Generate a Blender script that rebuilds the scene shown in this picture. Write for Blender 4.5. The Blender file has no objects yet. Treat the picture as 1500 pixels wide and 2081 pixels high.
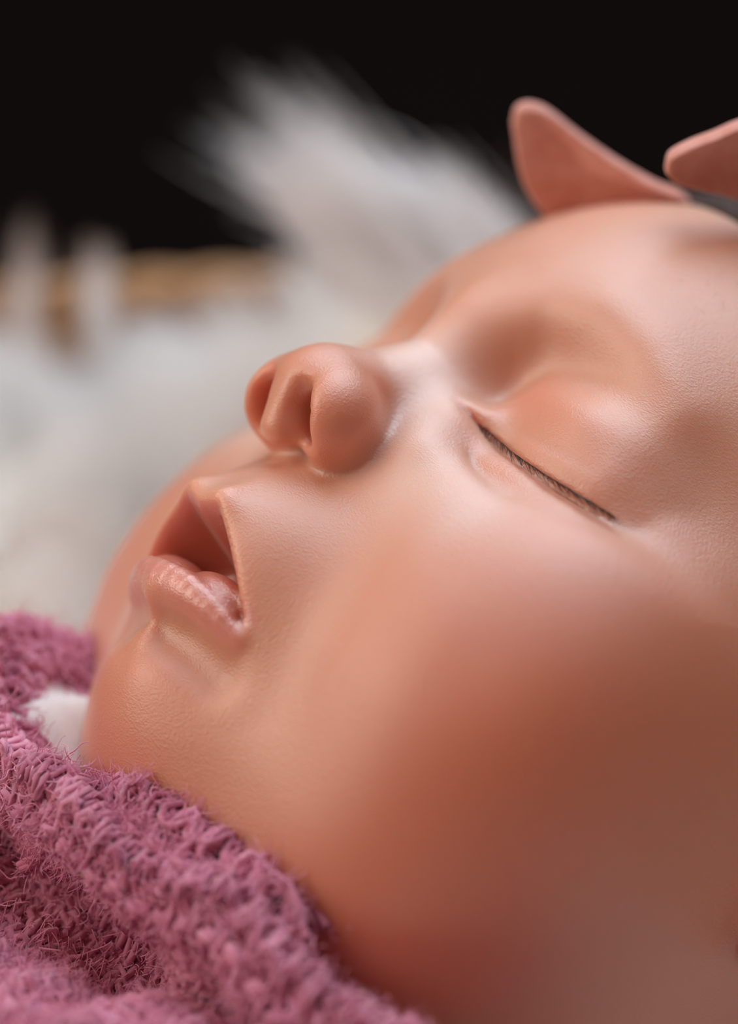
import bpy, math, random
import numpy as np
from mathutils import Matrix, Vector

C = bpy.context.scene.collection
SC = bpy.context.scene
rng = np.random.default_rng(7)
MM = 0.001
O = np.array([0.0, 0.0, 0.32])            # centre of the baby's head stands here (metres)

# ---------------------------------------------------------------- camera
PITCH = math.radians(8.0)
sp, cp = math.sin(PITCH), math.cos(PITCH)
cam_data = bpy.data.cameras.new('camera')
cam = bpy.data.objects.new('camera', cam_data); C.objects.link(cam)
cam_data.sensor_fit = 'VERTICAL'; cam_data.sensor_height = 36.0
cam_data.lens = 6000.0 / 2081.0 * 36.0
cam_data.clip_start = 0.02; cam_data.clip_end = 20
camloc = O + np.array([-29.03, -365.75, 72.72]) * MM
m = Matrix(((1, 0, 0), (0, sp, -cp), (0, cp, sp))).to_4x4()
m.translation = Vector(camloc)
cam.matrix_world = m
cam_data.dof.use_dof = True
cam_data.dof.focus_distance = 0.3325
cam_data.dof.aperture_fstop = 6.2
SC.camera = cam

# ---------------------------------------------------------------- world, lamps, exposure
world = bpy.data.worlds.new('room_air'); SC.world = world; world.use_nodes = True
world.node_tree.nodes['Background'].inputs[0].default_value = (1.0, 0.38, 0.21, 1)
world.node_tree.nodes['Background'].inputs[1].default_value = 0.15

def area(name, loc, target, size, sy, power, col):
    l = bpy.data.lights.new(name, 'AREA'); l.shape = 'RECTANGLE'; l.size = size; l.size_y = sy
    l.energy = power; l.color = col
    o = bpy.data.objects.new(name, l); C.objects.link(o)
    o.location = loc
    o.rotation_euler = (Vector(target) - Vector(loc)).to_track_quat('-Z', 'Y').to_euler()
    return o
area('side_fill_light', (-0.92, -0.34, 0.90), tuple(O), 0.8, 0.8, 6.6, (1.0, 0.88, 0.77))  # unseen fill lamp, added at front left to brighten chin and cheek
area('window_light', (0.16, 0.08, 1.30), tuple(O), 1.0, 0.9, 10.2, (0.74, 0.88, 1.0))
SC.view_settings.view_transform = 'Standard'; SC.view_settings.look = 'None'
SC.view_settings.exposure = 0.12; SC.view_settings.gamma = 1.0
SC.view_settings.use_curve_mapping = False

# ---------------------------------------------------------------- helpers
def mat(name, base=(.8, .8, .8), rough=.6, spec=.5, **kw):
    M = bpy.data.materials.new(name); M.use_nodes = True
    b = M.node_tree.nodes['Principled BSDF']
    b.inputs['Base Color'].default_value = (*base, 1); b.inputs['Roughness'].default_value = rough
    b.inputs['Specular IOR Level'].default_value = spec
    for k, v in kw.items(): b.inputs[k.replace('_', ' ')].default_value = v
    return M, M.node_tree, b

def noisy(M, nt, b, c1, c2, scale, detail=4, bump=None, bscale=None):
    tc = nt.nodes.new('ShaderNodeTexCoord'); n = nt.nodes.new('ShaderNodeTexNoise')
    n.inputs['Scale'].default_value = scale; n.inputs['Detail'].default_value = detail
    nt.links.new(tc.outputs['Object'], n.inputs['Vector'])
    r = nt.nodes.new('ShaderNodeValToRGB'); r.color_ramp.elements[0].color = (*c1, 1); r.color_ramp.elements[1].color = (*c2, 1)
    r.color_ramp.elements[0].position = .3; r.color_ramp.elements[1].position = .7
    nt.links.new(n.outputs['Fac'], r.inputs['Fac']); nt.links.new(r.outputs['Color'], b.inputs['Base Color'])
    if bump:
        n2 = nt.nodes.new('ShaderNodeTexNoise'); n2.inputs['Scale'].default_value = bscale or scale * 4; n2.inputs['Detail'].default_value = 5
        nt.links.new(tc.outputs['Object'], n2.inputs['Vector'])
        bp = nt.nodes.new('ShaderNodeBump'); bp.inputs['Strength'].default_value = bump[0]; bp.inputs['Distance'].default_value = bump[1]
        nt.links.new(n2.outputs['Fac'], bp.inputs['Height']); nt.links.new(bp.outputs['Normal'], b.inputs['Normal'])

def mesh_obj(name, V, F, material, parent=None, smooth=True):
    me = bpy.data.meshes.new(name)
    V = np.asarray(V, np.float32); F = np.asarray(F, np.int32)
    k = F.shape[1]
    me.vertices.add(len(V)); me.vertices.foreach_set('co', V.ravel())
    me.loops.add(F.size); me.loops.foreach_set('vertex_index', F.ravel())
    me.polygons.add(len(F))
    me.polygons.foreach_set('loop_start', np.arange(len(F), dtype=np.int32) * k)
    me.polygons.foreach_set('loop_total', np.full(len(F), k, np.int32))
    me.polygons.foreach_set('use_smooth', np.full(len(F), smooth))
    me.update(calc_edges=True)
    if material: me.materials.append(material)
    o = bpy.data.objects.new(name, me); C.objects.link(o)
    if parent: o.parent = parent
    return o

def thing(name, label, cat, loc=(0, 0, 0), group=None):
    o = bpy.data.objects.new(name, None); C.objects.link(o); o.location = loc; o.empty_display_size = .02
    o['label'] = label; o['category'] = cat
    if group: o['group'] = group
    return o

def tubes(paths, rads, sides=6, close_ends=True):
    """paths: list of (n,3); rads: list of scalars or (n,) -> V,F(quads)"""
    VV, FF = [], []; off = 0
    a = np.arange(sides) / sides * 2 * np.pi
    for P, r in zip(paths, rads):
        P = np.asarray(P, float); n = len(P); r = np.broadcast_to(np.asarray(r, float), (n,))
        T = np.gradient(P, axis=0); T /= np.linalg.norm(T, axis=1)[:, None] + 1e-12
        up = np.array([.13, .31, .94]); A = np.cross(T, up); A /= np.linalg.norm(A, axis=1)[:, None] + 1e-9; B = np.cross(T, A)
        V = P[:, None] + r[:, None, None] * (np.cos(a)[None, :, None] * A[:, None] + np.sin(a)[None, :, None] * B[:, None])
        VV.append(V.reshape(-1, 3))
        i = np.arange(n - 1)[:, None] * sides; j = np.arange(sides)[None]; j2 = (j + 1) % sides
        FF.append(np.stack([i + j, i + j2, i + sides + j2, i + sides + j], -1).reshape(-1, 4) + off)
        off += n * sides
    return np.concatenate(VV), np.concatenate(FF)

def strands(name, P, rad, material, parent=None):
    """P: (N,n,3) metres, rad: (N,n) -> one Curves object"""
    N, n, _ = P.shape
    hc = bpy.data.hair_curves.new(name); hc.add_curves([n] * N)
    hc.attributes['position'].data.foreach_set('vector', np.ascontiguousarray(P, np.float32).ravel())
    at = hc.attributes.get('radius') or hc.attributes.new('radius', 'FLOAT', 'POINT')
    at.data.foreach_set('value', np.ascontiguousarray(rad, np.float32).ravel())
    hc.materials.append(material)
    o = bpy.data.objects.new(name, hc); C.objects.link(o)
    if parent: o.parent = parent
    o['kind'] = 'stuff'
    return o

def cr(pts, n):
    """Catmull-Rom resample to n points (any dimension)"""
    p = np.asarray(pts, float); q = np.vstack([2 * p[0] - p[1], p, 2 * p[-1] - p[-2]])
    u = np.linspace(0, len(p) - 1 - 1e-9, n); i = u.astype(int); f = (u - i)[:, None]
    a, b, c, d = q[i], q[i + 1], q[i + 2], q[i + 3]
    return .5 * (2 * b + (c - a) * f + (2 * a - 5 * b + 4 * c - d) * f ** 2 + (3 * b - a - 3 * c + d) * f ** 3)

def wn(P, s, seed=0):
    """cheap smooth pseudo noise of positions (…,3)"""
    x, y, z = P[..., 0] * s + seed, P[..., 1] * s + 2.1 * seed, P[..., 2] * s - 1.7 * seed
    return (np.sin(1.3 * x + 1.7 * np.sin(.9 * y + .5 * z)) + np.sin(1.1 * y + 1.9 * np.sin(.8 * z + .6 * x) + 1.3)
            + np.sin(1.2 * z + 1.5 * np.sin(1.1 * x - .7 * y) + 2.2)) / 3

# ---------------------------------------------------------------- the room
wm, wt, wb = mat('dark_wall_paint', (.010, .0075, .0075), .9, .2)
noisy(wm, wt, wb, (.019, .020, .0215), (.025, .0255, .0275), 2.0)
fm, ft, fb = mat('dark_floor', (.012, .01, .009), .8, .2)
noisy(fm, ft, fb, (.010, .008, .007), (.016, .012, .011), 3.0)
def slab(name, x0, x1, y0, y1, z0, z1, m):
    V = [(x, y, z) for x in (x0, x1) for y in (y0, y1) for z in (z0, z1)]
    F = [(0, 1, 3, 2), (4, 6, 7, 5), (0, 4, 5, 1), (2, 3, 7, 6), (0, 2, 6, 4), (1, 5, 7, 3)]
    o = mesh_obj(name, V, F, m, smooth=False); o['kind'] = 'structure'; return o
slab('floor', -2.5, 2.5, -2.0, 2.4, -.05, 0, fm)
slab('wall_back', -2.5, 2.5, 2.4, 2.5, 0, 2.6, wm)

# ---------------------------------------------------------------- the baby's form: a signed distance in head millimetres
def smin(a,b,k):
    h=np.maximum(k-np.abs(a-b),0)/k
    return np.minimum(a,b)-h*h*k*0.25
def smax(a,b,k): return -smin(-a,-b,k)
def ell(P,c,r,rx=0.0):
    p=P-np.array(c,float);r=np.array(r,float)
    if rx:
        s,co=np.sin(np.radians(rx)),np.cos(np.radians(rx))
        p=np.stack([p[:,0],co*p[:,1]+s*p[:,2],-s*p[:,1]+co*p[:,2]],1)
    k0=np.sqrt(((p/r)**2).sum(1));k1=np.sqrt(((p/r**2)**2).sum(1))+1e-9
    return k0*(k0-1)/k1
def cap(P,pts,rad):
    d=None;pts=np.array(pts,float);rad=np.broadcast_to(np.array(rad,float),(len(pts),))
    for i in range(len(pts)-1):
        a,b=pts[i],pts[i+1];ab=b-a
        t=np.clip(((P-a)@ab)/(ab@ab),0,1)
        q=P-a-t[:,None]*ab
        e=np.sqrt((q*q).sum(1))-(rad[i]+(rad[i+1]-rad[i])*t)
        d=e if d is None else np.minimum(d,e)
    return d
def strength(P,pts,wid,amt):
    """gaussian brush along a polyline: returns amount"""
    pts=np.array(pts,float);n=len(pts);wid=np.broadcast_to(np.array(wid,float),(n,));amt=np.broadcast_to(np.array(amt,float),(n,))
    if n==1:
        q=P-pts[0];return amt[0]*np.exp(-(q*q).sum(1)/wid[0]**2)
    best=None
    for i in range(n-1):
        a,b=pts[i],pts[i+1];ab=b-a
        t=np.clip(((P-a)@ab)/(ab@ab),0,1);q=P-a-t[:,None]*ab
        w=wid[i]+(wid[i+1]-wid[i])*t;A=amt[i]+(amt[i+1]-amt[i])*t
        e=(q*q).sum(1)/w**2
        if best is None: best,val=e,A
        else:
            m=e<best;best=np.where(m,e,best);val=np.where(m,A,val)
    return val*np.exp(-best)
def local(P,d,c,R,fn):
    """apply fn only near c"""
    c=np.array(c,float);m=((P-c)**2).sum(1)<R*R
    if m.any(): d[m]=fn(P[m],d[m])
    return d
def spl(pts,n=4):
    p=np.array(pts,float);q=np.vstack([2*p[0]-p[1],p,2*p[-1]-p[-2]]);o=[]
    for i in range(1,len(q)-2):
        for u in np.arange(n)/n:
            a,b,c,d=q[i-1],q[i],q[i+1],q[i+2]
            o.append(.5*(2*b+(c-a)*u+(2*a-5*b+4*c-d)*u*u+(3*b-a-3*c+d)*u**3))
    return np.array(o+[p[-1]])
EYE=[(7.2,-.8,46.8),(10,-.9,45.6),(14,-1.6,46),(20.1,-2.9,45.8),(26.0,-3.5,44.5),(31.0,-3.3,42.5),(34,-2.7,40.9)]
def mir(pts): return [(-x,y,z) for x,y,z in pts]
def sdf(P0):
    P=P0.copy();P[:,0]=np.abs(P[:,0])
    d=ell(P,(0,14,-6),(46.5,50.5,59.5))
    d=smin(d,ell(P,(0,18,-20),(50,48,48)),12)
    # face block, jaw, cheeks
    d=smin(d,ell(P,(0,-20,10),(37,40,39.5)),12)
    d=smin(d,ell(P,(23,-24.5,22.8),(20.5,21,24.3)),12)
    d=smin(d,ell(P,(28,-27,6),(18,26,30)),14)
    d=smin(d,ell(P,(15,-45,14),(20,15,19.5)),14)
    d=smin(d,ell(P,(0,-47.8,33.5),(11.5,10,13.5)),14)
    d=smin(d,ell(P,(29,-9,20.5),(14,15,18)),12)
    # ears
    def ear(Q,e):
        Q=Q-np.array([0,2,-4.5])
        s=ell(Q,(48,-9,-7),(3.2,14,9),0)
        s=smin(s,cap(Q,spl([(47,-9,2.5),(50,0,2.5),(52.5,6.5,-4),(53,5,-12),(52.5,-3,-16),(51,-11,-14),(49,-18,-8),(48,-23,-3)],3),[1.9]*22),2)
        s=smax(s,-ell(Q,(53.5,-7.5,-6),(4.2,7.5,5)),2)
        s=smin(s,ell(Q,(48.5,-21,-4),(2.6,4.2,4)),2)
        return smin(e,s,3)
    d=local(P,d,(49,-6,-11),36,ear)
    # muzzle
    d=smin(d,ell(P,(0,-30,42.5),(14,13,15)),10)
    # neck + shoulders
    d=smin(d,cap(P,[(0,-30,-15),(0,-80,-22)],[30,27]),10)
    d=smin(d,ell(P,(0,-55,12),(20,13,18)),14)
    d=smin(d,ell(P,(0,-135,-25),(75,58,40)),20)
    # eye sockets
    d=smax(d,-ell(P,(17.5,5.5,57.3),(13,9.5,13)),10)
    d=smax(d,-ell(P,(11,5.5,55),(4.6,6,9)),6)
    d=d-strength(P,[(8.5,-2,49),(11,-9,50)],4.2,1.8)
    # lids over the eyeballs: lower, then upper
    lids=smin(ell(P,(19,-3.4,32.2),(11,4.6,12.3)),ell(P,(19.5,5.4,31.2),(13.2,7.8,13.6)),.6)
    d=smin(d,lids,4.)
    d=local(P,d,(16,-12,49),22,lambda Q,e:e-strength(Q,[(12,-11,50),(18,-12,48.5)],6,1.3))
    d=local(P,d,(27,-24,46),38,lambda Q,e:e-strength(Q,[(19,-29,49),(35,-28,43)],9.5,-.9)-strength(Q,[(24,-15,47.3),(33,-13,42.5)],6.5,.35))
    # nose bridge
    d=local(P,d,(0,-8,52),40,lambda Q,e:smin(e,cap(Q,[(0,9,47),(0,1,48.2),(0,-7,54)],[5,3.8,5.0]),7))
    def nose(Q,e):
        n=ell(Q,(0,-10.4,56.4),(6.0,5.8,6.4))
        n=smin(n,ell(Q,(5.4,-13.2,56.2),(4.5,5.4,5.6)),3.5)
        n=smin(n,cap(Q,[(0,-12.2,60.0),(0,-18.0,57.9)],[2.7,2.0]),2.5)
        e=smin(e,n,2.2)
        ns=smin(cap(Q,[(3.7,-14.4,61.8),(4.9,-19.4,57.6)],[1.35,1.35]),cap(Q,[(4.3,-17,60.0),(3.8,-9,55),(2.6,-4,49)],[2.0,1.7,1.5]),2.)
        ns=smin(ns,cap(Q,[(4.7,-18.6,58.2),(4.0,-11,54)],[1.5,1.6]),1.5)
        return smax(e,-ns,1.35)
    d=local(P,d,(0,-14,56),22,nose)
    # brushes
    def br(d,pts,w,a,R=None):
        pts=np.array(pts,float);c=pts.mean(0);rr=np.sqrt(((pts-c)**2).sum(1)).max()+3.4*np.max(w)
        return local(P,d,c,rr,lambda Q,e:e-strength(Q,pts,w,a))
    # alar groove
    d=br(d,[(8,-19.3,55),(10.6,-15.5,53.5),(10.2,-10.5,53.3),(7.2,-7.2,55.5)],1.7,[-.4,-1.0,-.35,-.2])
    # philtrum
    d=br(d,[(0,-21,58.5),(0,-29,59)],1.7,-.7)
    d=br(d,[(3,-21.5,58),(3.4,-29,58.6)],1.5,.5)
    # lid line: the upper lid overhangs the lower one
    def lid(Q,e):
        x=Q[:,0];sl=Q[:,1]-np.interp(x,[e_[0] for e_ in EYE],[e_[1] for e_ in EYE])
        tp=np.clip((x-8.2)/4,0,1)*np.clip((35-x)/6,0,1);tp=tp*tp*(3-2*tp)
        st=np.clip(sl/.35+.5,0,1);st=st*st*(3-2*st)
        up=1.7*st*np.exp(-(np.maximum(sl-1.5,0)/5.0)**2)*(1-.75*np.exp(-np.maximum(sl,0)/1.3))
        gr=-.55*np.exp(-((sl+.1)/.45)**2)
        e=e+np.clip((x-10)/6,0,1)*np.clip((44-x)/10,0,1)*1.5*np.exp(-((sl-.3)/3.6)**2)-.7*np.clip((x-8)/5,0,1)*np.clip((32-x)/8,0,1)*np.exp(-((sl-8.5)/3.2)**2)
        lw=.55*(1-st)*np.exp(-((sl+1.6)/1.7)**2)
        return e-tp*(up+gr+lw)
    d=local(P,d,(24,0,40),36,lid)
    # crease below the lower lid
    d=br(d,[(9.0,-2.6,46.0),(12.3,-5.3,46.4),(17.5,-7.6,45.8),(23.5,-8.6,45)],[.8,1.1,1.5,2.0],[-.3,-.8,-.8,-.3])
    d=br(d,[(9,13.5,51),(16,16.5,49.5),(23,16,47),(30,13,42)],5,1.1)
    d=br(d,[(38,6,34)],8,-1.0)
    d=br(d,[(37,-20,30)],10,1.0)
    d=br(d,[(0,-29.3,59),(4,-29.6,58)],2.6,[1.3,.9])
    # mentolabial fold
    d=br(d,[(0,-43.8,50.5),(6,-43.6,49.5),(11,-44.2,47)],2.7,[-1.3,-2.2,-1.7])
    d=br(d,[(0,-41.5,53.5),(.5,-45,49.5)],1.5,.9)
    d=br(d,[(2,-48.5,48.5)],5,.6)
    # mouth opening
    def mouth(Q,e):
        x=Q[:,0];y=Q[:,1];z=Q[:,2]
        xs=[0,1.2,3.6,6.8,8.9,10.9,12.2,13.0,15]
        yU=np.interp(x,xs,[-31.2,-30.9,-30.5,-33.0,-35.0,-37.4,-39.0,-40.2,-45])
        yL=np.interp(x,xs,[-38.2,-38.2,-38.2,-38.5,-38.9,-39.4,-39.8,-40.2,-36])
        g=np.maximum((y-yU)*.82,(yL-y)*.95)
        g=smax(g,np.interp(x,[0,7,10,13],[44.5,45.5,47,49.2])-z,1.5)
        wr=.16*np.sin(x*5.2+1.3*np.sin(x*1.7)+.8*np.sin(z*.9))*np.exp(-((y+38.6)/2.2)**2)*np.clip((11-x)/3.5,0,1)
        e=smax(e,-g,1.6)
        L=spl([(0,-39.3,53.0,2.2),(4.0,-39.1,52.3,2.15),(8,-39.1,50.3,1.75),(11.2,-39.6,48.0,.9)],3);lo=cap(Q,L[:,:3],L[:,3])-wr
        e=smin(e,lo,1.6)
        e=smin(e,ell(Q,(4.5,-36.9,47.6),(6.0,3.0,5.2)),.8)
        return e
    d=local(P,d,(0,-36,50),26,mouth)
    return d

# ---------------------------------------------------------------- the baby
H = np.array([[0.54901, 0.69218, -0.46847], [-0.83193, 0.39861, -0.386], [-0.08044, 0.60165, 0.7947]])   # head frame (x left, y crown, z face) -> world

def sdf_n(P, e=.03):
    g = np.empty_like(P)
    for k in range(3):
        o = np.zeros(3); o[k] = e
        g[:, k] = sdf(P + o) - sdf(P - o)
    return g / (2 * e)

def surface_net():
    def ax(*segs):
        out = []
        for a, b, h in segs: out.append(np.arange(a, b - 1e-6, h))
        return np.concatenate(out)
    X = ax((-82, -54, 3.5), (-54, -20, 1.6), (-20, 44, .62), (44, 56, 1.5), (56, 84, 3.5))
    Y = ax((-198, -66, 3.5), (-66, -52, 1.2), (-52, 22, .62), (22, 48, 1.0), (48, 72, 2.0))
    Z = ax((-74, 12, 2.4), (12, 34, 1.0), (34, 68, .6))
    nx, ny, nz = len(X), len(Y), len(Z)
    # coarse pass finds which cells can hold the surface
    D = np.full((nx, ny, nz), 9.0)
    G = np.stack(np.meshgrid(X, Y, Z, indexing='ij'), -1)
    st = 3
    cx, cy, cz = [np.unique(np.r_[np.arange(0, n, st), n - 1]) for n in (nx, ny, nz)]
    gc = G[np.ix_(cx, cy, cz)]; dc = sdf(gc.reshape(-1, 3)).reshape(gc.shape[:3])
    near = np.zeros((nx, ny, nz), bool)
    ii, jj, kk = [np.minimum(np.searchsorted(c, np.arange(n), 'right') - 1, len(c) - 1) for c, n in ((cx, nx), (cy, ny), (cz, nz))]
    dn = dc[np.ix_(ii, jj, kk)]
    hx, hy, hz = np.gradient(X), np.gradient(Y), np.gradient(Z)
    h = (np.maximum.outer(np.maximum.outer(hx, hy), hz)) * st * 2.3 + 1.5
    near = np.abs(dn) < h
    D[:] = np.where(dn > 0, 5., -5.)
    D[near] = sdf(G[near])
    S = D < 0
    c = S[:-1, :-1, :-1].astype(np.int8)
    tot = sum(S[i:nx - 1 + i, j:ny - 1 + j, k:nz - 1 + k].astype(np.int8) for i in (0, 1) for j in (0, 1) for k in (0, 1))
    act = (tot > 0) & (tot < 8)
    idx = -np.ones(act.shape, np.int64); cells = np.argwhere(act); idx[act] = np.arange(len(cells))
    # vertex = mean of edge crossings
    acc = np.zeros((len(cells), 3)); cnt = np.zeros(len(cells))
    ci, cj, ck = cells.T
    corners = [(i, j, k) for i in (0, 1) for j in (0, 1) for k in (0, 1)]
    for a in corners:
        for b in corners:
            if sum(b) - sum(a) == 1 and sum(abs(np.array(a) - np.array(b))) == 1:
                da = D[ci + a[0], cj + a[1], ck + a[2]]; db = D[ci + b[0], cj + b[1], ck + b[2]]
                mk = (da < 0) != (db < 0); t = np.where(mk, da / (da - db + 1e-12), 0)[:, None]
                pa = G[ci + a[0], cj + a[1], ck + a[2]]; pb = G[ci + b[0], cj + b[1], ck + b[2]]
                acc[mk] += (pa + (pb - pa) * t)[mk]; cnt[mk] += 1
    V = acc / cnt[:, None]
    F = []
    def quads(axis):
        s0 = [slice(1, -1)] * 3; s0[axis] = slice(0, None)
        n = [nx, ny, nz]
        r = [np.arange(1, n[a] - 1) for a in range(3)]; r[axis] = np.arange(0, n[axis] - 1)
        I, J, K = np.meshgrid(*r, indexing='ij'); I, J, K = I.ravel(), J.ravel(), K.ravel()
        d = np.eye(3, dtype=int)[axis]
        s1 = S[I, J, K]; s2 = S[I + d[0], J + d[1], K + d[2]]
        mk = s1 != s2; I, J, K, s1 = I[mk], J[mk], K[mk], s1[mk]
        u = np.eye(3, dtype=int)[(axis + 1) % 3]; v = np.eye(3, dtype=int)[(axis + 2) % 3]
        q = [idx[I - a * u[0] - b * v[0], J - a * u[1] - b * v[1], K - a * u[2] - b * v[2]] for a, b in ((0, 0), (1, 0), (1, 1), (0, 1))]
        q = np.stack(q, 1); q[~s1] = q[~s1][:, ::-1]
        F.append(q[(q >= 0).all(1)])
    for a in range(3): quads(a)
    F = np.concatenate(F)
    for it in range(3):
        d = sdf(V); g = sdf_n(V); g2 = (g * g).sum(1)
        stp = (d / np.maximum(g2, .25))[:, None] * g
        L = np.linalg.norm(stp, axis=1)[:, None]; stp *= np.minimum(1, .5 / (L + 1e-9))
        V = V - stp
    return V, F

BV, BF = surface_net()

def skin_tints(V):
    P = V.copy(); x = np.abs(P[:, 0]); P[:, 0] = x; y, z = P[:, 1], P[:, 2]
    def blob(c, r): return np.exp(-(((P - np.array(c)) / np.array(r)) ** 2).sum(1))
    xs = [0, 1.2, 3.6, 6.8, 8.9, 10.9, 12.2, 13.0, 15]
    yU = np.interp(x, xs, [-31.2, -30.9, -30.5, -33.0, -35.0, -37.4, -39.0, -40.2, -45])
    front = np.clip((z - 40) / 3, 0, 1) * np.clip((13.6 - x) / 1.0, 0, 1)
    upper = np.clip((yU + .35 - y) / .5 + .5, 0, 1) * np.clip((y + 38) / .5, 0, 1)
    lowb = np.interp(x, [0, 4, 8, 11, 13], [-41.0, -41.0, -40.9, -40.7, -40.4])
    low = np.clip((y - lowb) / .7 + .5, 0, 1) * np.clip((-36.2 - y) / .5, 0, 1) * np.clip((z - 47.5) / 1.5, 0, 1)
    lip = np.clip(np.maximum(upper * np.clip((z - 44) / 2, 0, 1), low), 0, 1) * front
    inner = np.clip((53.5 - z) / 4, 0, 1) * np.clip((yU - y + .2) / .6, 0, 1) * np.clip((y + 39.5) / .8, 0, 1) * np.clip((11.5 - x) / 1., 0, 1) * np.clip((z - 42) / 2, 0, 1)
    lip = np.maximum(lip, inner)
    red = (.75 * blob((31, -32, 34), (19, 17, 26)) + .6 * np.clip((-38 - y) / 14, 0, 1) * np.clip((46 - z) / 20, 0, 1) + .6 * np.clip((x - 24) / 16, 0, 1) * np.clip((14 - y) / 20, 0, 1) + .55 * blob((8, -12, 57), (6, 6, 7)) + .35 * blob((0, -11, 62), (5, 5, 5))
           + .55 * blob((13, 6, 44), (7, 5, 8)) + .45 * blob((20, -5, 46), (9, 3, 8)) + .6 * blob((4, -51, 46), (14, 8, 14)) + .1 * blob((14, 8.5, 46), (9, 5, 8)) + .5 * blob((4, -17, 57.5), (2.6, 4, 5))
           + .2 * blob((10., -15, 53.5), (2., 4, 3)) + .35 * blob((22, 2, 45), (10, 5, 8)))
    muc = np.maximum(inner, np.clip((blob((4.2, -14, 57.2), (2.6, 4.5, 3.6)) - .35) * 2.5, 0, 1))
    muc = np.maximum(muc, .8 * upper * front)
    return np.clip(lip, 0, 1), np.clip(red + .9 * blob((6.5, -6.5, 56.5), (2.6, 2.4, 4)), 0, 1), np.clip(muc, 0, 1)

sm, st_, sb = mat('baby_skin', (.78, .49, .38), .46, .95)
def skin_nodes():
    nt, b = st_, sb; N = nt.nodes; L = nt.links
    def attr(n):
        a = N.new('ShaderNodeAttribute'); a.attribute_name = n; return a.outputs['Fac']
    def mix(fac, a, c):
        k = N.new('ShaderNodeMix'); k.data_type = 'RGBA'; L.new(fac, k.inputs['Factor'])
        for s, v in ((6, a), (7, c)):
            if isinstance(v, tuple): k.inputs[s].default_value = (*v, 1)
            else: L.new(v, k.inputs[s])
        return k.outputs[2]
    tc = N.new('ShaderNodeTexCoord')
    def noise(s, d=3):
        n = N.new('ShaderNodeTexNoise'); n.inputs['Scale'].default_value = s; n.inputs['Detail'].default_value = d
        L.new(tc.outputs['Object'], n.inputs['Vector']); return n.outputs['Fac']
    base = mix(attr('pale_highlight'), mix(noise(160, 5), SKIN_A, SKIN_B), (.85, .59, .49))
    flush = mix(attr('flush'), base, SKIN_RED)
    lips = mix(noise(900, 3), (.70, .29, .22), (.77, .37, .30))
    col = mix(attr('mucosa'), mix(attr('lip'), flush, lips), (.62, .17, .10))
    L.new(col, b.inputs['Base Color'])
    b.inputs['Subsurface Weight'].default_value = 1.0
    b.inputs['Subsurface Radius'].default_value = (1.0, .32, .16)
    b.inputs['Subsurface Scale'].default_value = .0036
    b.inputs['Coat Weight'].default_value = .75; b.inputs['Coat Roughness'].default_value = .44; b.inputs['Coat IOR'].default_value = 1.55; b.inputs['IOR'].default_value = 1.5
    b.inputs['Sheen Weight'].default_value = .12; b.inputs['Sheen Roughness'].default_value = .4
    rr = N.new('ShaderNodeMapRange'); rr.inputs[3].default_value = SKIN_ROUGH; rr.inputs[4].default_value = .3; L.new(attr('lip'), rr.inputs[0]); L.new(rr.outputs[0], b.inputs['Roughness'])
    # pores and fine lines
    v = N.new('ShaderNodeTexVoronoi'); v.inputs['Scale'].default_value = 3300; v.feature = 'F1'
    mp = N.new('ShaderNodeMapping'); mp.inputs['Scale'].default_value = (1, 1.8, 1); L.new(tc.outputs['Object'], mp.inputs[0]); L.new(mp.outputs[0], v.inputs['Vector'])
    ad = N.new('ShaderNodeMath'); ad.operation = 'MULTIPLY_ADD'; L.new(noise(2000, 4), ad.inputs[0]); ad.inputs[1].default_value = 1.2; L.new(v.outputs['Distance'], ad.inputs[2])
    bp = N.new('ShaderNodeBump'); bp.inputs['Strength'].default_value = .32; bp.inputs['Distance'].default_value = .00012
    L.new(ad.outputs[0], bp.inputs['Height']); L.new(bp.outputs['Normal'], b.inputs['Normal']); L.new(bp.outputs['Normal'], b.inputs['Coat Normal'])
SKIN_A, SKIN_B, SKIN_RED, SKIN_ROUGH = (.73, .345, .215), (.78, .405, .275), (.69, .235, .125), .48
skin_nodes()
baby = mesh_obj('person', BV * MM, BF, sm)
lipm, redm, mucm = skin_tints(BV)
_P = BV.copy(); _P[:, 0] = np.abs(_P[:, 0])
highlightm = np.clip(strength(_P, [(2, 0, 53), (6, -3, 52), (10, -9, 50), (16, -13, 48), (23, -14, 46)], 5.5, 1.0), 0, 1)  # paler skin on nose bridge and inner cheek, with the highlight painted in
for n_, v_ in (('lip', lipm), ('flush', redm), ('mucosa', mucm), ('pale_highlight', highlightm)):
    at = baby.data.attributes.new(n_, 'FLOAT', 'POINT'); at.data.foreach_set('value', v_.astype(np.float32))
M4 = Matrix(H.tolist()).to_4x4(); M4.translation = Vector(O)
baby.matrix_world = M4
baby['label'] = 'sleeping baby with closed eyes and parted lips, chin resting by the pink knit wrap'
baby['category'] = 'person'

def snap(P, it=4):
    for _ in range(it):
        d = sdf(P); g = sdf_n(P); P = P - (d / np.maximum((g * g).sum(1), .3))[:, None] * g
    return P

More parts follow.
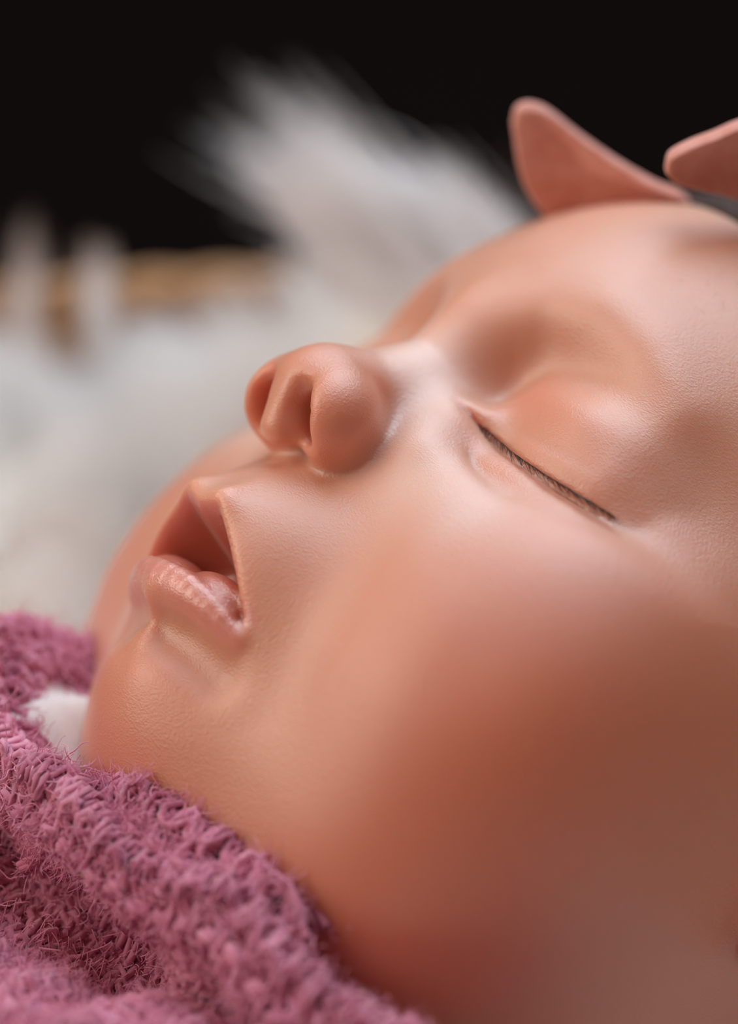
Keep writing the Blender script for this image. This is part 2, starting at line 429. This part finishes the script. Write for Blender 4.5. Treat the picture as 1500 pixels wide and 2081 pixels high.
# eyelashes of both eyes
lm, _, _ = mat('lash_hair', (.055, .024, .012), .5, .4)
def lashes():
    n = 200; P = []; R_ = []
    e = cr(EYE, 220); q = np.linspace(0, 1, 220)
    E2 = snap(e + np.array([0, .15, 0])); wd = 61; E2[:, 1] = e[:, 1]
    zs = np.convolve(np.pad(E2[:, 2], wd // 2, mode='reflect', reflect_type='odd'), np.hanning(wd + 2)[1:-1] / np.hanning(wd + 2).sum(), 'valid')
    E2 = np.stack([e[:, 0], e[:, 1], zs], 1)
    for s in (1, -1):
        r = np.random.default_rng(3)
        u = np.clip(.05 + .89 * (np.arange(n) + r.uniform(-.4, .4, n)) / n, .05, .95)
        dl = np.where(u < .2, -.07, .09 * (u + .25)) * r.uniform(.4, 1.2, n); fall = r.uniform(.1, 1.2, n)
        pts = []
        for t in np.linspace(0, 1, 6):
            w = u + dl * t
            b_ = np.stack([np.interp(w, q, E2[:, k]) for k in range(3)], 1)
            b_[:, 0] += np.where(w < 0, w * 26, 0) + np.where(w > 1, (w - 1) * 26, 0)
            b_[:, 1] += .15 - fall * t
            b_[:, 2] += .1 + .4 * np.sin(t * 2.0)
            pts.append(b_)
        Q = np.stack(pts, 1); Q[:, :, 0] *= s
        P.append(Q); R_.append(.06 * (1 - .75 * np.linspace(0, 1, 6)[None]) * np.ones((n, 1)))
    P = np.concatenate(P); R_ = np.concatenate(R_)
    V, F = tubes(list(P), list(R_), 5)
    o = mesh_obj('eyelashes', V * MM, F, lm, baby); o['kind'] = 'stuff'
lashes()
# fine hair: brow, temple and scalp
hm, _, _ = mat('baby_hair', (.12, .06, .035), .5, .4)
def fine_hair(name, N, sample, length, rad, lean, seed):
    r = np.random.default_rng(seed)
    B = snap(sample(r, N)); g = sdf_n(B, .4); g /= np.linalg.norm(g, axis=1)[:, None]
    d = lean(B, r); d = d - (d * g).sum(1)[:, None] * g; d /= np.linalg.norm(d, axis=1)[:, None] + 1e-9
    ln = length * r.uniform(.5, 1.3, N)
    w = np.cross(d, g); t = np.linspace(0, 1, 6)[None, :, None]; cu = r.normal(0, .35, N)[:, None, None]
    P = B[:, None] + ln[:, None, None] * (d[:, None] * t + g[:, None] * (.22 * t - .12 * t * t) + w[:, None] * cu * t * t)
    return strands(name, P * MM, rad * MM * (1 - .75 * t[..., 0]) * np.ones((N, 1)), hm, baby)
fine_hair('forehead_hair', 1300, lambda r, n: np.stack([np.abs(r.normal(29, 11, n)), r.normal(39, 6, n), np.full(n, 30.)], 1), 1.7, .013,
          lambda B, r: np.stack([.9 + r.normal(0, .3, len(B)), -.5 + r.normal(0, .4, len(B)), 0 * B[:, 0]], 1), 5)
0 and fine_hair('eyebrow', 260, lambda r, n: np.stack([r.uniform(8, 31, n) * r.choice([1, -1], n), 15.5 + r.normal(0, 1.2, n), np.full(n, 46.)], 1), 2.2, .016,
          lambda B, r: np.stack([np.sign(B[:, 0]) * 1.0, .35 + r.normal(0, .3, len(B)), 0 * B[:, 0]], 1), 6)
fine_hair('scalp_hair', 3500, lambda r, n: np.stack([r.normal(0, 30, n), 48 + r.uniform(-30, 16, n), r.uniform(-70, -6, n)], 1), 9, .03,
          lambda B, r: np.stack([r.normal(0, .4, len(B)), r.normal(0, .4, len(B)) + .2, -1 + 0 * B[:, 0]], 1), 8)

def toW(P): return np.asarray(P, float) * MM + O          # millimetres from the head's centre -> metres in the room

# ---------------------------------------------------------------- the basket
wk, wkt, wkb = mat('wicker', (.42, .22, .09), .55, .4)
noisy(wk, wkt, wkb, (.30, .14, .05), (.55, .31, .14), 60, 4, (.4, .0006), 400)
BC = np.array([-20., -62.]); BA, BB = 250., 196.           # plan centre and half axes, mm
def rim_z(a): return -60 + 100 * (.5 + .5 * np.sin(a)) ** 1.1   # high back, low front
basket = thing('wicker_basket', 'round woven wicker basket with a braided rim behind the white fur', 'basket', (BC[0] * MM, BC[1] * MM, 0))
def bpt(a, k, z):
    """k: 0 floor .. 1 rim, flare included; mm about the basket's foot"""
    f = .80 + .20 * k
    return np.stack([BA * f * np.cos(a), BB * f * np.sin(a), z], -1)
NS = 56
for i in range(NS):
    a = 2 * np.pi * i / NS; zt = rim_z(a) + 320 - 6
    k = np.linspace(0, 1, 9)
    V, F = tubes([bpt(np.full(9, a), k, k * zt + 3)], [2.6], 5)
    mesh_obj('stake', V * MM, F, wk, basket)
NW = 44
ang = np.linspace(0, 2 * np.pi, 337)
for j in range(NW):
    k = (j + .5) / NW
    off = 3.2 * np.sin(ang * NS / 2 + math.pi * (j % 2))
    zt = rim_z(ang) + 320 - 6
    P = bpt(ang, np.full_like(ang, k), k * zt + 3); nrm = P[:, :2] / np.linalg.norm(P[:, :2], axis=1)[:, None]
    P[:, :2] += nrm * off[:, None]
    V, F = tubes([P], [3.0], 5); mesh_obj('weaver', V * MM, F, wk, basket)
for j in range(4):                                           # braided rim
    ph = j * np.pi / 2; a2 = np.linspace(0, 2 * np.pi, 500)
    P = bpt(a2, np.ones_like(a2), rim_z(a2) + 320)
    nrm = P[:, :2] / np.linalg.norm(P[:, :2], axis=1)[:, None]
    P[:, :2] += nrm * (2.6 * np.cos(a2 * 34 + ph))[:, None]; P[:, 2] += 2.6 * np.sin(a2 * 34 + ph)
    V, F = tubes([P], [2.5], 6); mesh_obj('rim_strand', V * MM, F, wk, basket)
t_ = np.linspace(0, 2 * np.pi, 64, endpoint=False)
V = np.concatenate([bpt(t_, np.zeros(64), np.full(64, z)) for z in (1., 7.)] + [np.array([[0, 0, 1.], [0, 0, 7.]])]) * MM
F = [(i, (i + 1) % 64, 64 + (i + 1) % 64, 64 + i) for i in range(64)] + [(64 + i, 64 + (i + 1) % 64, 129, 129) for i in range(0)]
bmF = [(64 + i, 64 + i + 1, 64 + (i + 2) % 64, 129) for i in range(0, 64, 2)] + [((i + 2) % 64, i + 1, i, 128) for i in range(0, 64, 2)]
mesh_obj('base', V, F + bmF, wk, basket, smooth=False)

# ---------------------------------------------------------------- white fur throw
um, ut, ub = mat('fur_backing', (.55, .52, .47), .9, .1)
noisy(um, ut, ub, (.78, .74, .66), (.86, .82, .74), 120)
fu = bpy.data.materials.new('fur_pile'); fu.use_nodes = True; fu.node_tree.nodes.clear()
_h = fu.node_tree.nodes.new('ShaderNodeBsdfHairPrincipled'); _h.parametrization = 'COLOR'
_h.inputs['Color'].default_value = (.97, .95, .89, 1); _h.inputs['Roughness'].default_value = .45; _h.inputs['Radial Roughness'].default_value = .6
_o = fu.node_tree.nodes.new('ShaderNodeOutputMaterial'); fu.node_tree.links.new(_h.outputs[0], _o.inputs[0])
def sst(x): x = np.clip(x, 0, 1); return x * x * (3 - 2 * x)
def over_(x): return sst((x + 37) / 12) * sst((12 - x) / 14)
def fur_z(x, y):
    """top of the throw's backing, mm; hollow where the baby lies, rising to the rim, thrown over it right of the middle"""
    back = -46 + 74 * sst((y - 18) / 92) - 7 * sst((y - 96) / 18) * (1 - over_(x))
    side = sst((np.abs(x + 20) - 90) / 120) * 20
    over = sst((x + 37) / 12) * sst((12 - x) / 14)
    hump = over * 18 * np.exp(-((y - 92) / 26) ** 2)
    fall = 0
    return back + side * (y < 200) + hump - fall + 3 * np.sin(x * .09 + y * .05) + 2 * np.sin(y * .13 - x * .05)
xs_ = np.linspace(-215, 160, 126); 
def ymax(x): return 116
vv = np.linspace(0, 1, 70)
XX = np.repeat(xs_[:, None], 70, 1); YY = -190 + vv[None] * (np.array([min(ymax(x), -62 + .965 * 196 * math.sqrt(max(0.02, 1 - ((x + 20) / 250) ** 2)) if ymax(x) < 130 else 999) for x in xs_])[:, None] + 190)
def fur_top(x, y):
    z = fur_z(x, y)
    return np.where(y < 18, np.minimum(z, -46) - 60 * sst((18 - y) / 70) + 40 * sst((-y - 100) / 80), z)
ZZ = fur_top(XX, YY)
top = np.stack([XX, YY, ZZ], -1).reshape(-1, 3); bot = top - np.array([0, 0, 3.])
nU, nV = XX.shape
def gridF(nu, nv, off=0, flip=False):
    i = np.arange(nu - 1)[:, None] * nv + np.arange(nv - 1)[None]
    q = np.stack([i, i + nv, i + nv + 1, i + 1], -1).reshape(-1, 4) + off
    return q[:, ::-1] if flip else q
def edgeF(nu, nv):
    ring = np.r_[np.arange(nu) * nv, (nu - 1) * nv + np.arange(1, nv), (np.arange(nu - 1)[::-1]) * nv + nv - 1, np.arange(1, nv - 1)[::-1]]
    r2 = np.roll(ring, -1); n = nu * nv
    return np.stack([r2, ring, ring + n, r2 + n], 1)
fur = mesh_obj('fur_throw', toW(np.concatenate([top, bot])), np.concatenate([gridF(nU, nV), gridF(nU, nV, nU * nV, True), edgeF(nU, nV)]), um)
fur['label'] = 'shaggy white fur throw lining the basket behind the baby, tufts sticking up over the rim'
fur['category'] = 'fur throw'
TF = [(-25.3, 79.9, 50.6), (-44.0, 78.5, 73.6), (-31.3, 79.6, 48.4), (-50.1, 77.5, 66.4), (-11.2, 80.0, 51.3), (-22.6, 77.9, 63.4), (-19.4, 80.2, 52.8), (-33.4, 79.8, 63.0)]
def pile():
    r = np.random.default_rng(11)
    N = 46000; NB = 31000
    x = r.uniform(-190, 150, N); v = r.uniform(0, 1, N) ** .8
    ym = np.interp(x, xs_, YY[:, -1]); y = -15 + v * (ym + 15 - .5)
    y[NB:] = r.uniform(-175, -10, N - NB)
    z = fur_top(x, y)
    B = np.stack([x, y, z], 1)
    e = 1.0
    nx_ = -(fur_z(x + e, y) - fur_z(x - e, y)) / (2 * e); ny_ = -(fur_z(x, y + e) - fur_z(x, y - e)) / (2 * e)
    n = np.stack([nx_, ny_, np.ones(N)], 1); n /= np.linalg.norm(n, axis=1)[:, None]
    keep = r.uniform(0, 1, N) > .35 * sst((x + 37) / 12) * sst((12 - x) / 14) * sst((y - 58) / 25)
    # clumps
    K = 900; cx = r.uniform(-190, 150, K); cy = -15 + r.uniform(0, 1, K) * (np.interp(cx, xs_, YY[:, -1]) + 15); cy[640:] = r.uniform(-180, -8, K - 640)
    cl = np.empty(N, int)
    for a in range(0, N, 3000):
        cl[a:a + 3000] = np.argmin((x[a:a + 3000, None] - cx) ** 2 + (y[a:a + 3000, None] - cy) ** 2, 1)
    ca = r.normal(0, .5, (K, 3)); cln = r.uniform(.7, 1.25, K)
    over = sst((x + 37) / 12) * sst((12 - x) / 14) * sst((y - 58) / 25)
    lean = np.stack([-.35 - .40 * over + 0 * x, -.32 + .38 * over, .3 + .45 * over], 1)
    d = n * .55 + lean + ca[cl] * np.array([.55, .55, .25])[None] + r.normal(0, .10, (N, 3))
    d /= np.linalg.norm(d, axis=1)[:, None]
    ln = (22 - 5 * over) * cln[cl] * r.uniform(.7, 1.1, N)
    t = np.linspace(0, 1, 7)[None, :, None]
    ctr = np.stack([cx, cy], 1)[cl] - B[:, :2]
    P = B[:, None] + d[:, None] * ln[:, None, None] * t
    P[:, :, :2] += ctr[:, None] * (t * .75) ** 1.3
    P[:, :, 2] -= (ln[:, None] * .22 * t[..., 0] ** 2) * (1 - .75 * over[:, None])
    P += .8 * np.sin(t * 7 + r.uniform(0, 6, (N, 1, 3)))
    rad = .34 * (1 - .8 * t[..., 0] ** 1.5) * r.uniform(.7, 1.2, (N, 1))
    P, rad = P[keep], rad[keep]
    for ra, rb, sp, m_ in ((TF[0], TF[1], 4.6, 200), (TF[2], TF[3], 4.2, 170), (TF[4], TF[5], 3.2, 120), (TF[6], TF[7], 3.6, 100)):
        ra, rb = np.array(ra), np.array(rb)
        b0 = ra + r.normal(0, 1, (m_, 3)) * np.array([sp, sp, 2.]) - (rb - ra) * .35; tip = ra + (rb - ra) * r.uniform(.55, 1.05, (m_, 1)) + r.normal(0, 3.2, (m_, 3))
        tt = np.linspace(0, 1, 7)[None, :, None]
        Pt = b0[:, None] * (1 - tt) + tip[:, None] * tt + .8 * np.sin(tt * 5 + r.uniform(0, 6, (m_, 1, 3))); Pt[:, :, 2] += 2.5 * np.sin(np.pi * tt[..., 0])
        P = np.concatenate([P, Pt]); rad = np.concatenate([rad, .26 * (1 - .85 * tt[..., 0] ** 1.3) * np.ones((m_, 1))])
    for tx, ty, hgt, m_, lx in ((-71, 112, 31, 150, -.05), (-87, 112, 34, 45, .12), (-64, 110, 20, 35, -.15), (-50, 112, 17, 40, -.2), (-98, 113, 26, 40, .0)):
        b0 = np.stack([tx + r.normal(0, 2.6, m_), ty + r.normal(0, 1.5, m_), np.full(m_, 0.)], 1); b0[:, 2] = fur_z(b0[:, 0], b0[:, 1])
        tip = np.stack([tx + lx * hgt + r.normal(0, 1.4, m_), ty - 3 + r.normal(0, 1.4, m_), b0[:, 2] + hgt * r.uniform(.7, 1.05, m_)], 1)
        tt = np.linspace(0, 1, 7)[None, :, None]
        Pt = b0[:, None] * (1 - tt) + tip[:, None] * tt + .7 * np.sin(tt * 6 + r.uniform(0, 6, (m_, 1, 3)))
        P = np.concatenate([P, Pt]); rad = np.concatenate([rad, .34 * (1 - .8 * tt[..., 0] ** 1.5) * np.ones((m_, 1))])
    strands('fur_pile', toW(P), rad * MM, fu, fur)
pile()

# ---------------------------------------------------------------- pink knit wrap
ym_, ymt, ymb = mat('mauve_yarn', (.42, .12, .20), .75, .25)
noisy(ym_, ymt, ymb, (.36, .06, .13), (.86, .37, .53), 150, 4)
ymb.inputs['Sheen Weight'].default_value = .9; ymb.inputs['Sheen Tint'].default_value = (1, .75, .85, 1)
fz, _, fzb = mat('mauve_fuzz', (.80, .36, .51), .7, .25)
lnm, _, _ = mat('wrap_backing', (.36, .075, .14), .9, .1)
RIDGE = [(-40, 8, -6), (-52, 1, 1), (-60.8, -9.5, 4.5), (-66.0, -12.5, 6.3), (-70.0, -14.0, 8.8), (-73.5, -18.5, 9.4), (-74.8, -24, 6.6), (-73.6, -30, 2.6), (-70.6, -35.2, -0.6), (-67, -39.6, -2.3), (-63.2, -43.2, -3.7), (-60, -46.5, -6), (-56.5, -49.9, -8.9), (-50.4, -53.3, -11.4), (-44.3, -56.8, -12.4), (-38.9, -61.4, -17.8), (-33.6, -65.3, -20.8), (-28.2, -69.1, -22.8), (-22.4, -73.2, -24.6), (-14.8, -79.4, -28.2), (-5.5, -88.1, -32.3), (5, -98, -38), (13, -101, -50), (17, -93, -66), (14, -80, -80)]
OUT = [(.3, .95), (.1, 1), (-.3, .95), (-.6, .8), (-.85, .5), (-1, 0), (-.95, -.3), (-.8, -.6), (-.6, -.8), (-.42, -.9), (-.34, -.94), (-.3, -.95), (-.3, -.95), (-.28, -.96), (-.28, -.96), (-.28, -.96), (-.28, -.96), (-.28, -.96), (-.28, -.96), (-.28, -.96), (-.28, -.96), (-.28, -.96), (.2, -1), (.7, -.7), (1, -.2)]
PROF = [(-8.5, -11), (-6.6, -6.5), (-3.4, -2.2), (0, 0), (2.0, -1.3), (1.8, -4.5), (-.8, -8.5), (-2.4, -12.5), (-.4, -16.0), (5.5, -17.6), (14, -18.6), (25, -22.5), (37, -34), (46, -50)]
class Sheet:
    def __init__(s, ridge, out, prof, fold=1.0):
        s.NU, s.NV = 420, 120
        R_ = cr(ridge, s.NU); E = cr(np.array(out), s.NU); E /= np.linalg.norm(E, axis=1)[:, None]
        p = cr(prof, 800); L = np.r_[0, np.cumsum(np.linalg.norm(np.diff(p, axis=0), axis=1))]
        s.LV = L[-1]; q = np.linspace(0, s.LV, s.NV); p = np.stack([np.interp(q, L, p[:, k]) for k in (0, 1)], 1)
        s.LU = np.linalg.norm(np.diff(R_, axis=0), axis=1).sum()
        P = np.zeros((s.NU, s.NV, 3)); P[:, :, :2] = R_[:, None, :2] + E[:, None] * p[None, :, :1]; P[:, :, 2] = R_[:, None, 2] + p[None, :, 1]
        w = np.clip((q - 17) / 12, 0, 1)[None, :, None]
        uu = np.linspace(0, s.LU, s.NU)[:, None]; hollow = 3.2 * fold * np.exp(-((q[None] - 31) / 7.5) ** 2) * sst((uu - 62) / 18) * (s.LV > 60)
        P[:, :, 1] += hollow; P[:, :, 2] -= .5 * hollow
        N_ = s.nrm(P)
        f = 4.2 * wn(P, .10, 3.) + 1.6 * wn(P, .31, 9.)
        P = P + N_ * (f * fold)[..., None] * (.18 + .82 * w)
        s.P = P; s.N = s.nrm(P)
    @staticmethod
    def nrm(P):
        n = np.cross(np.gradient(P, axis=0), np.gradient(P, axis=1)); n /= np.linalg.norm(n, axis=2)[..., None] + 1e-9
        return n
    def at(s, u, v, h):
        """u, v in mm along and down the cloth, h mm above it"""
        a = np.clip(u / s.LU, 0, .9999) * (s.NU - 1); b = np.clip(v / s.LV, 0, .9999) * (s.NV - 1)
        i, j = a.astype(int), b.astype(int); f, g = (a - i)[..., None], (b - j)[..., None]
        def bl(A): return (A[i, j] * (1 - f) * (1 - g) + A[i + 1, j] * f * (1 - g) + A[i, j + 1] * (1 - f) * g + A[i + 1, j + 1] * f * g)
        n = bl(s.N)
        return bl(s.P) + n * np.asarray(h)[..., None], n
def knit(root, sh, seed, SW=4.5, RH=3.2, nf=60000, yr=.46):
    r = np.random.default_rng(seed)
    sg = 1.0
    # backing cloth
    A = sh.P - sh.N * 1.2 * KSIGN; B = A - sh.N * 1.0 * KSIGN
    nu, nv = sh.NU, sh.NV
    A2, B2 = A[::4, ::3], B[::4, ::3]; nu, nv = A2.shape[:2]
    mesh_obj('backing', toW(np.concatenate([A2.reshape(-1, 3), B2.reshape(-1, 3)])), np.concatenate([gridF(nu, nv), gridF(nu, nv, nu * nv, True), edgeF(nu, nv)]), lnm, root)
    rows = int(sh.LV / RH); fp, fn_, ft = [], [], []
    vs = sorted([(k + .5) * RH for k in range(rows)] + ([20 + 3.2 * k for k in range(10)] if sh.LV > 60 else []))
    for k, v0 in enumerate(vs):
        n = int(sh.LU / SW); ph = np.linspace(0, 2 * np.pi * n, n * 14)
        j1 = np.repeat(r.normal(0, .38, n * 2 + 1), 7)[:len(ph)]
        j1 = np.convolve(np.pad(j1, 4, 'edge'), np.ones(9) / 9, 'same')[4:-4]
        u = ph / (2 * np.pi) * SW + SW * .24 * np.sin(2 * ph) + (k % 2) * 0
        v = v0 + RH * .72 * np.cos(ph) + 1.2 * j1
        h = 1.0 + .9 * np.cos(2 * ph + .4) * (1 if k % 2 else -1) + .8 * j1
        Q, N_ = sh.at(u, v, h * KSIGN)
        T = np.gradient(Q, axis=0); T /= np.linalg.norm(T, axis=1)[:, None] + 1e-9; Bn = np.cross(T, N_)
        tw = np.linspace(0, len(ph) * .55, len(ph))
        strs = [Q + .5 * (np.cos(tw + a)[:, None] * N_ + np.sin(tw + a)[:, None] * Bn) for a in (0, 2.1, 4.2)]
        V, F = tubes(strs, [yr] * 3, 5)
        mesh_obj('knit_row', toW(V), F, ym_, root)
        fp.append(Q); fn_.append(N_ * KSIGN); ft.append(T)
    fp, fn_, ft = map(np.concatenate, (fp, fn_, ft))
    i = r.integers(0, len(fp), nf)
    b = fp[i] + r.normal(0, .45, (nf, 3)); d = fn_[i] * r.uniform(.05, .9, (nf, 1)) + ft[i] * r.normal(0, .9, (nf, 1)) + r.normal(0, .45, (nf, 3))
    k2 = nf // 3; pu, pn = sh.at(r.uniform(0, sh.LU, k2), np.where(r.random(k2) < .5, r.uniform(8, 62, k2), r.uniform(20, 44, k2)), np.full(k2, .7 * KSIGN))
    b[:k2] = pu; d[:k2] = pn * KSIGN * r.uniform(.1, .9, (k2, 1)) + r.normal(0, .7, (k2, 3))
    d /= np.linalg.norm(d, axis=1)[:, None]
    t = np.linspace(0, 1, 6)[None, :, None]; ln = r.uniform(.8, 3.2, nf)[:, None, None]
    w1 = r.normal(0, .5, (nf, 1, 3)); ph = r.uniform(0, 6.3, (nf, 1, 3))
    P = b[:, None] + d[:, None] * ln * t + w1 * np.sin(t * 4.2 + ph) * (t + .15)
    rad = r.uniform(.05, .12, (nf, 1)) * (1 - .6 * t[..., 0])
    strands('fuzz', toW(P), rad * MM, fz, root)
KSIGN = 1.0
wrap = thing('knit_wrap', 'fuzzy mauve pink hand-knit wrap around the neck, in front of the chin', 'knit wrap', tuple(toW((-60, -60, -70))))
wrap_sheet = Sheet(RIDGE, OUT, PROF)
# the cloth's outer side faces away from the body: fix the sign once
KSIGN = 1.0 if (wrap_sheet.N[200:300, 70:] @ np.array([0, -.7, .7])).mean() > 0 else -1.0
bpy.context.view_layer.update()
def adopt(o, root):
    o.matrix_parent_inverse = root.matrix_world.inverted()
n0 = set(bpy.data.objects)
knit(wrap, wrap_sheet, 21)
# a fold of the same wrap tucked in under the jaw
UNDER = [(-66, -36, -12), (-62.6, -37.7, -7.6), (-60.1, -40.5, -5.9), (-57.7, -42.4, -4.9), (-55.1, -44.4, -4.4), (-51.9, -47.1, -5.8), (-47.9, -50.3, -7.5), (-42.9, -53.3, -10.3), (-39.1, -56.7, -13.0), (-30, -63, -22)]
UPROF = [(-3.5, -8), (-2.6, -4), (-1.2, -.8), (0, 0), (1.5, -.8), (2.3, -2.8)]
fold = Sheet(UNDER, [(-.4, -.9)] * len(UNDER), UPROF, .3)
knit(wrap, fold, 22, nf=5000)
for o in set(bpy.data.objects) - n0: adopt(o, wrap)

# white cloth between chin and wrap
cm, ct, cb = mat('white_cotton', (.80, .77, .75), .85, .2)
noisy(cm, ct, cb, (.76, .72, .70), (.84, .82, .80), 300, 3, (.3, .0003), 2500)
def cloth_strip():
    topc = cr([(-76, -16, 0), (-72.5, -17.2, 2.2), (-68, -17, 2.4), (-64, -15.5, 1.6), (-58, -13, 0)], 40)
    botc = cr([(-73, -27, -4), (-70.0, -30.0, -4.5), (-65.5, -29.5, -5.5), (-61, -26.5, -7.5), (-56, -23, -11)], 40)
    v = np.linspace(0, 1, 24)[None, :, None]
    P = topc[:, None] * (1 - v) + botc[:, None] * v
    P[:, :, 2] += 1.8 * np.sin(np.pi * v[..., 0]) + .5 * np.sin(v[..., 0] * 9 + np.linspace(0, 5, 40)[:, None])
    n = Sheet.nrm(P); Q = P - n * np.sign(n[20, 12, 2]) * 1.0
    return np.concatenate([P.reshape(-1, 3), Q.reshape(-1, 3)]), np.concatenate([gridF(40, 24), gridF(40, 24, 960, True), edgeF(40, 24)])
V, F = cloth_strip()
co = mesh_obj('white_cloth', toW(V + np.array([-.4, -2.0, 1.6])), F, cm)
co['label'] = 'small patch of white cloth between the chin and the pink knit wrap'; co['category'] = 'cloth'

# ---------------------------------------------------------------- felt flower headband
pm, pt, pb = mat('salmon_felt', (.62, .25, .19), .85, .2)
noisy(pm, pt, pb, (.74, .31, .24), (.84, .43, .36), 500, 4, (.5, .0003), 2500)
pb.inputs['Sheen Weight'].default_value = .6; pb.inputs['Sheen Tint'].default_value = (1, .85, .82, 1)
bm_, bt, bb = mat('dark_elastic', (.05, .03, .027), .7, .3)
noisy(bm_, bt, bb, (.035, .02, .018), (.08, .05, .045), 900, 3, (.5, .0003), 3000)
def head_path(n=160):
    """a slanted loop round the skull, in head millimetres"""
    c = np.array([0, 26.0, 6.9]); ax = np.array([0, .866, -.5]); e1 = np.array([1., 0, 0]); e2 = np.cross(ax, e1)
    a = np.linspace(0, 2 * np.pi, n, endpoint=False)
    P = []
    D_ = np.cos(a)[:, None] * e1 + np.sin(a)[:, None] * e2
    s = np.full(n, 85.)
    for _ in range(60):
        s -= np.clip(sdf(c + D_ * s[:, None]), -4, 8) * .8
    return c + D_ * s[:, None], D_, ax
BPTS, BD, BAX = head_path()
band_root = thing('felt_headband', 'dark headband with salmon pink felt petals across the top of the forehead', 'headband', tuple(O + H @ (BPTS.mean(0)) * MM))
bpy.context.view_layer.update()
def band():
    n = len(BPTS); w = 3.0
    sec = [(-w, .2), (-w, .9), (0, 1.3), (w, .9), (w, .2), (0, .1)]
    V = np.concatenate([[BPTS[i] + BAX * a + BD[i] * b for a, b in sec] for i in range(n)])
    k = len(sec); F = []
    for i in range(n):
        for j in range(k):
            F.append((i * k + j, i * k + (j + 1) % k, ((i + 1) % n) * k + (j + 1) % k, ((i + 1) % n) * k + j))
    o = mesh_obj('elastic_band', O + (V @ H.T) * MM, F, bm_, band_root); adopt(o, band_root)
band()
def petal(outline, nrm, cup, thick, lbl):
    """outline: closed list of points in room millimetres; a felt petal with rounded rim, cupped along its normal"""
    o = np.array(outline, float); n = len(o); c = o.mean(0); nrm = np.array(nrm, float); nrm /= np.linalg.norm(nrm)
    o = cr(np.vstack([o, o[:1]]), 97)[:-1]; n = 96
    rings = []
    def layer(k, h):
        p = c + (o - c) * k; r2 = k * k
        return p + nrm * (h + cup * (r2 - 1) )
    prof = [(0.0, .5), (.25, .5), (.5, .5), (.75, .5), (.94, .5), (.99, .46), (1.01, .3), (1.014, 0), (1.01, -.3), (.99, -.46), (.94, -.5), (.75, -.5), (.5, -.5), (.25, -.5), (0, -.5)]
    V = np.concatenate([layer(k, h * thick) for k, h in prof])
    F = [(a * n + j, a * n + (j + 1) % n, (a + 1) * n + (j + 1) % n, (a + 1) * n + j) for a in range(len(prof) - 1) for j in range(n)]
    q = mesh_obj('petal', toW(V), F, pm, band_root); adopt(q, band_root)
    if lbl: q['label'] = lbl
petal([(-11.3, 1.3, 69.3), (-10.8, 0.6, 71.2), (-9.2, 0.7, 71.7), (-6.9, 0.6, 70.9), (-3.0, 0.6, 67.9), (1.8, -0.3, 64.6), (6.6, -1.2, 61.9), (9.4, -0.9, 60.8), (10.6, 2.0, 59.3), (8.0, 5.5, 56.1), (1.9, 6.4, 54.8), (-3.7, 6.6, 56.0), (-7.5, 4.9, 58.9), (-10.1, 3.0, 63.2)], (.1, -.8, -.6), 1.0, 2.2, "felt petal nearest the forehead, standing upright")
petal([(6.1, -14.5, 64.2), (6.4, -15.8, 65.8), (8.6, -16.1, 67.1), (11.5, -16.0, 68.2), (14.3, -15.8, 69.4), (19.0, -15.6, 70.8), (23.0, -15.7, 70.3), (25.6, -14.1, 66.8), (25.5, -11.7, 62.7), (21.1, -10.1, 59.7), (17.0, -10.0, 60.2), (13.9, -10.9, 61.4), (10.3, -11.8, 62.2), (7.5, -13.2, 63.0)], (.1, -.78, -.62), 2.5, 2.2, "felt petal cut off by the right edge")
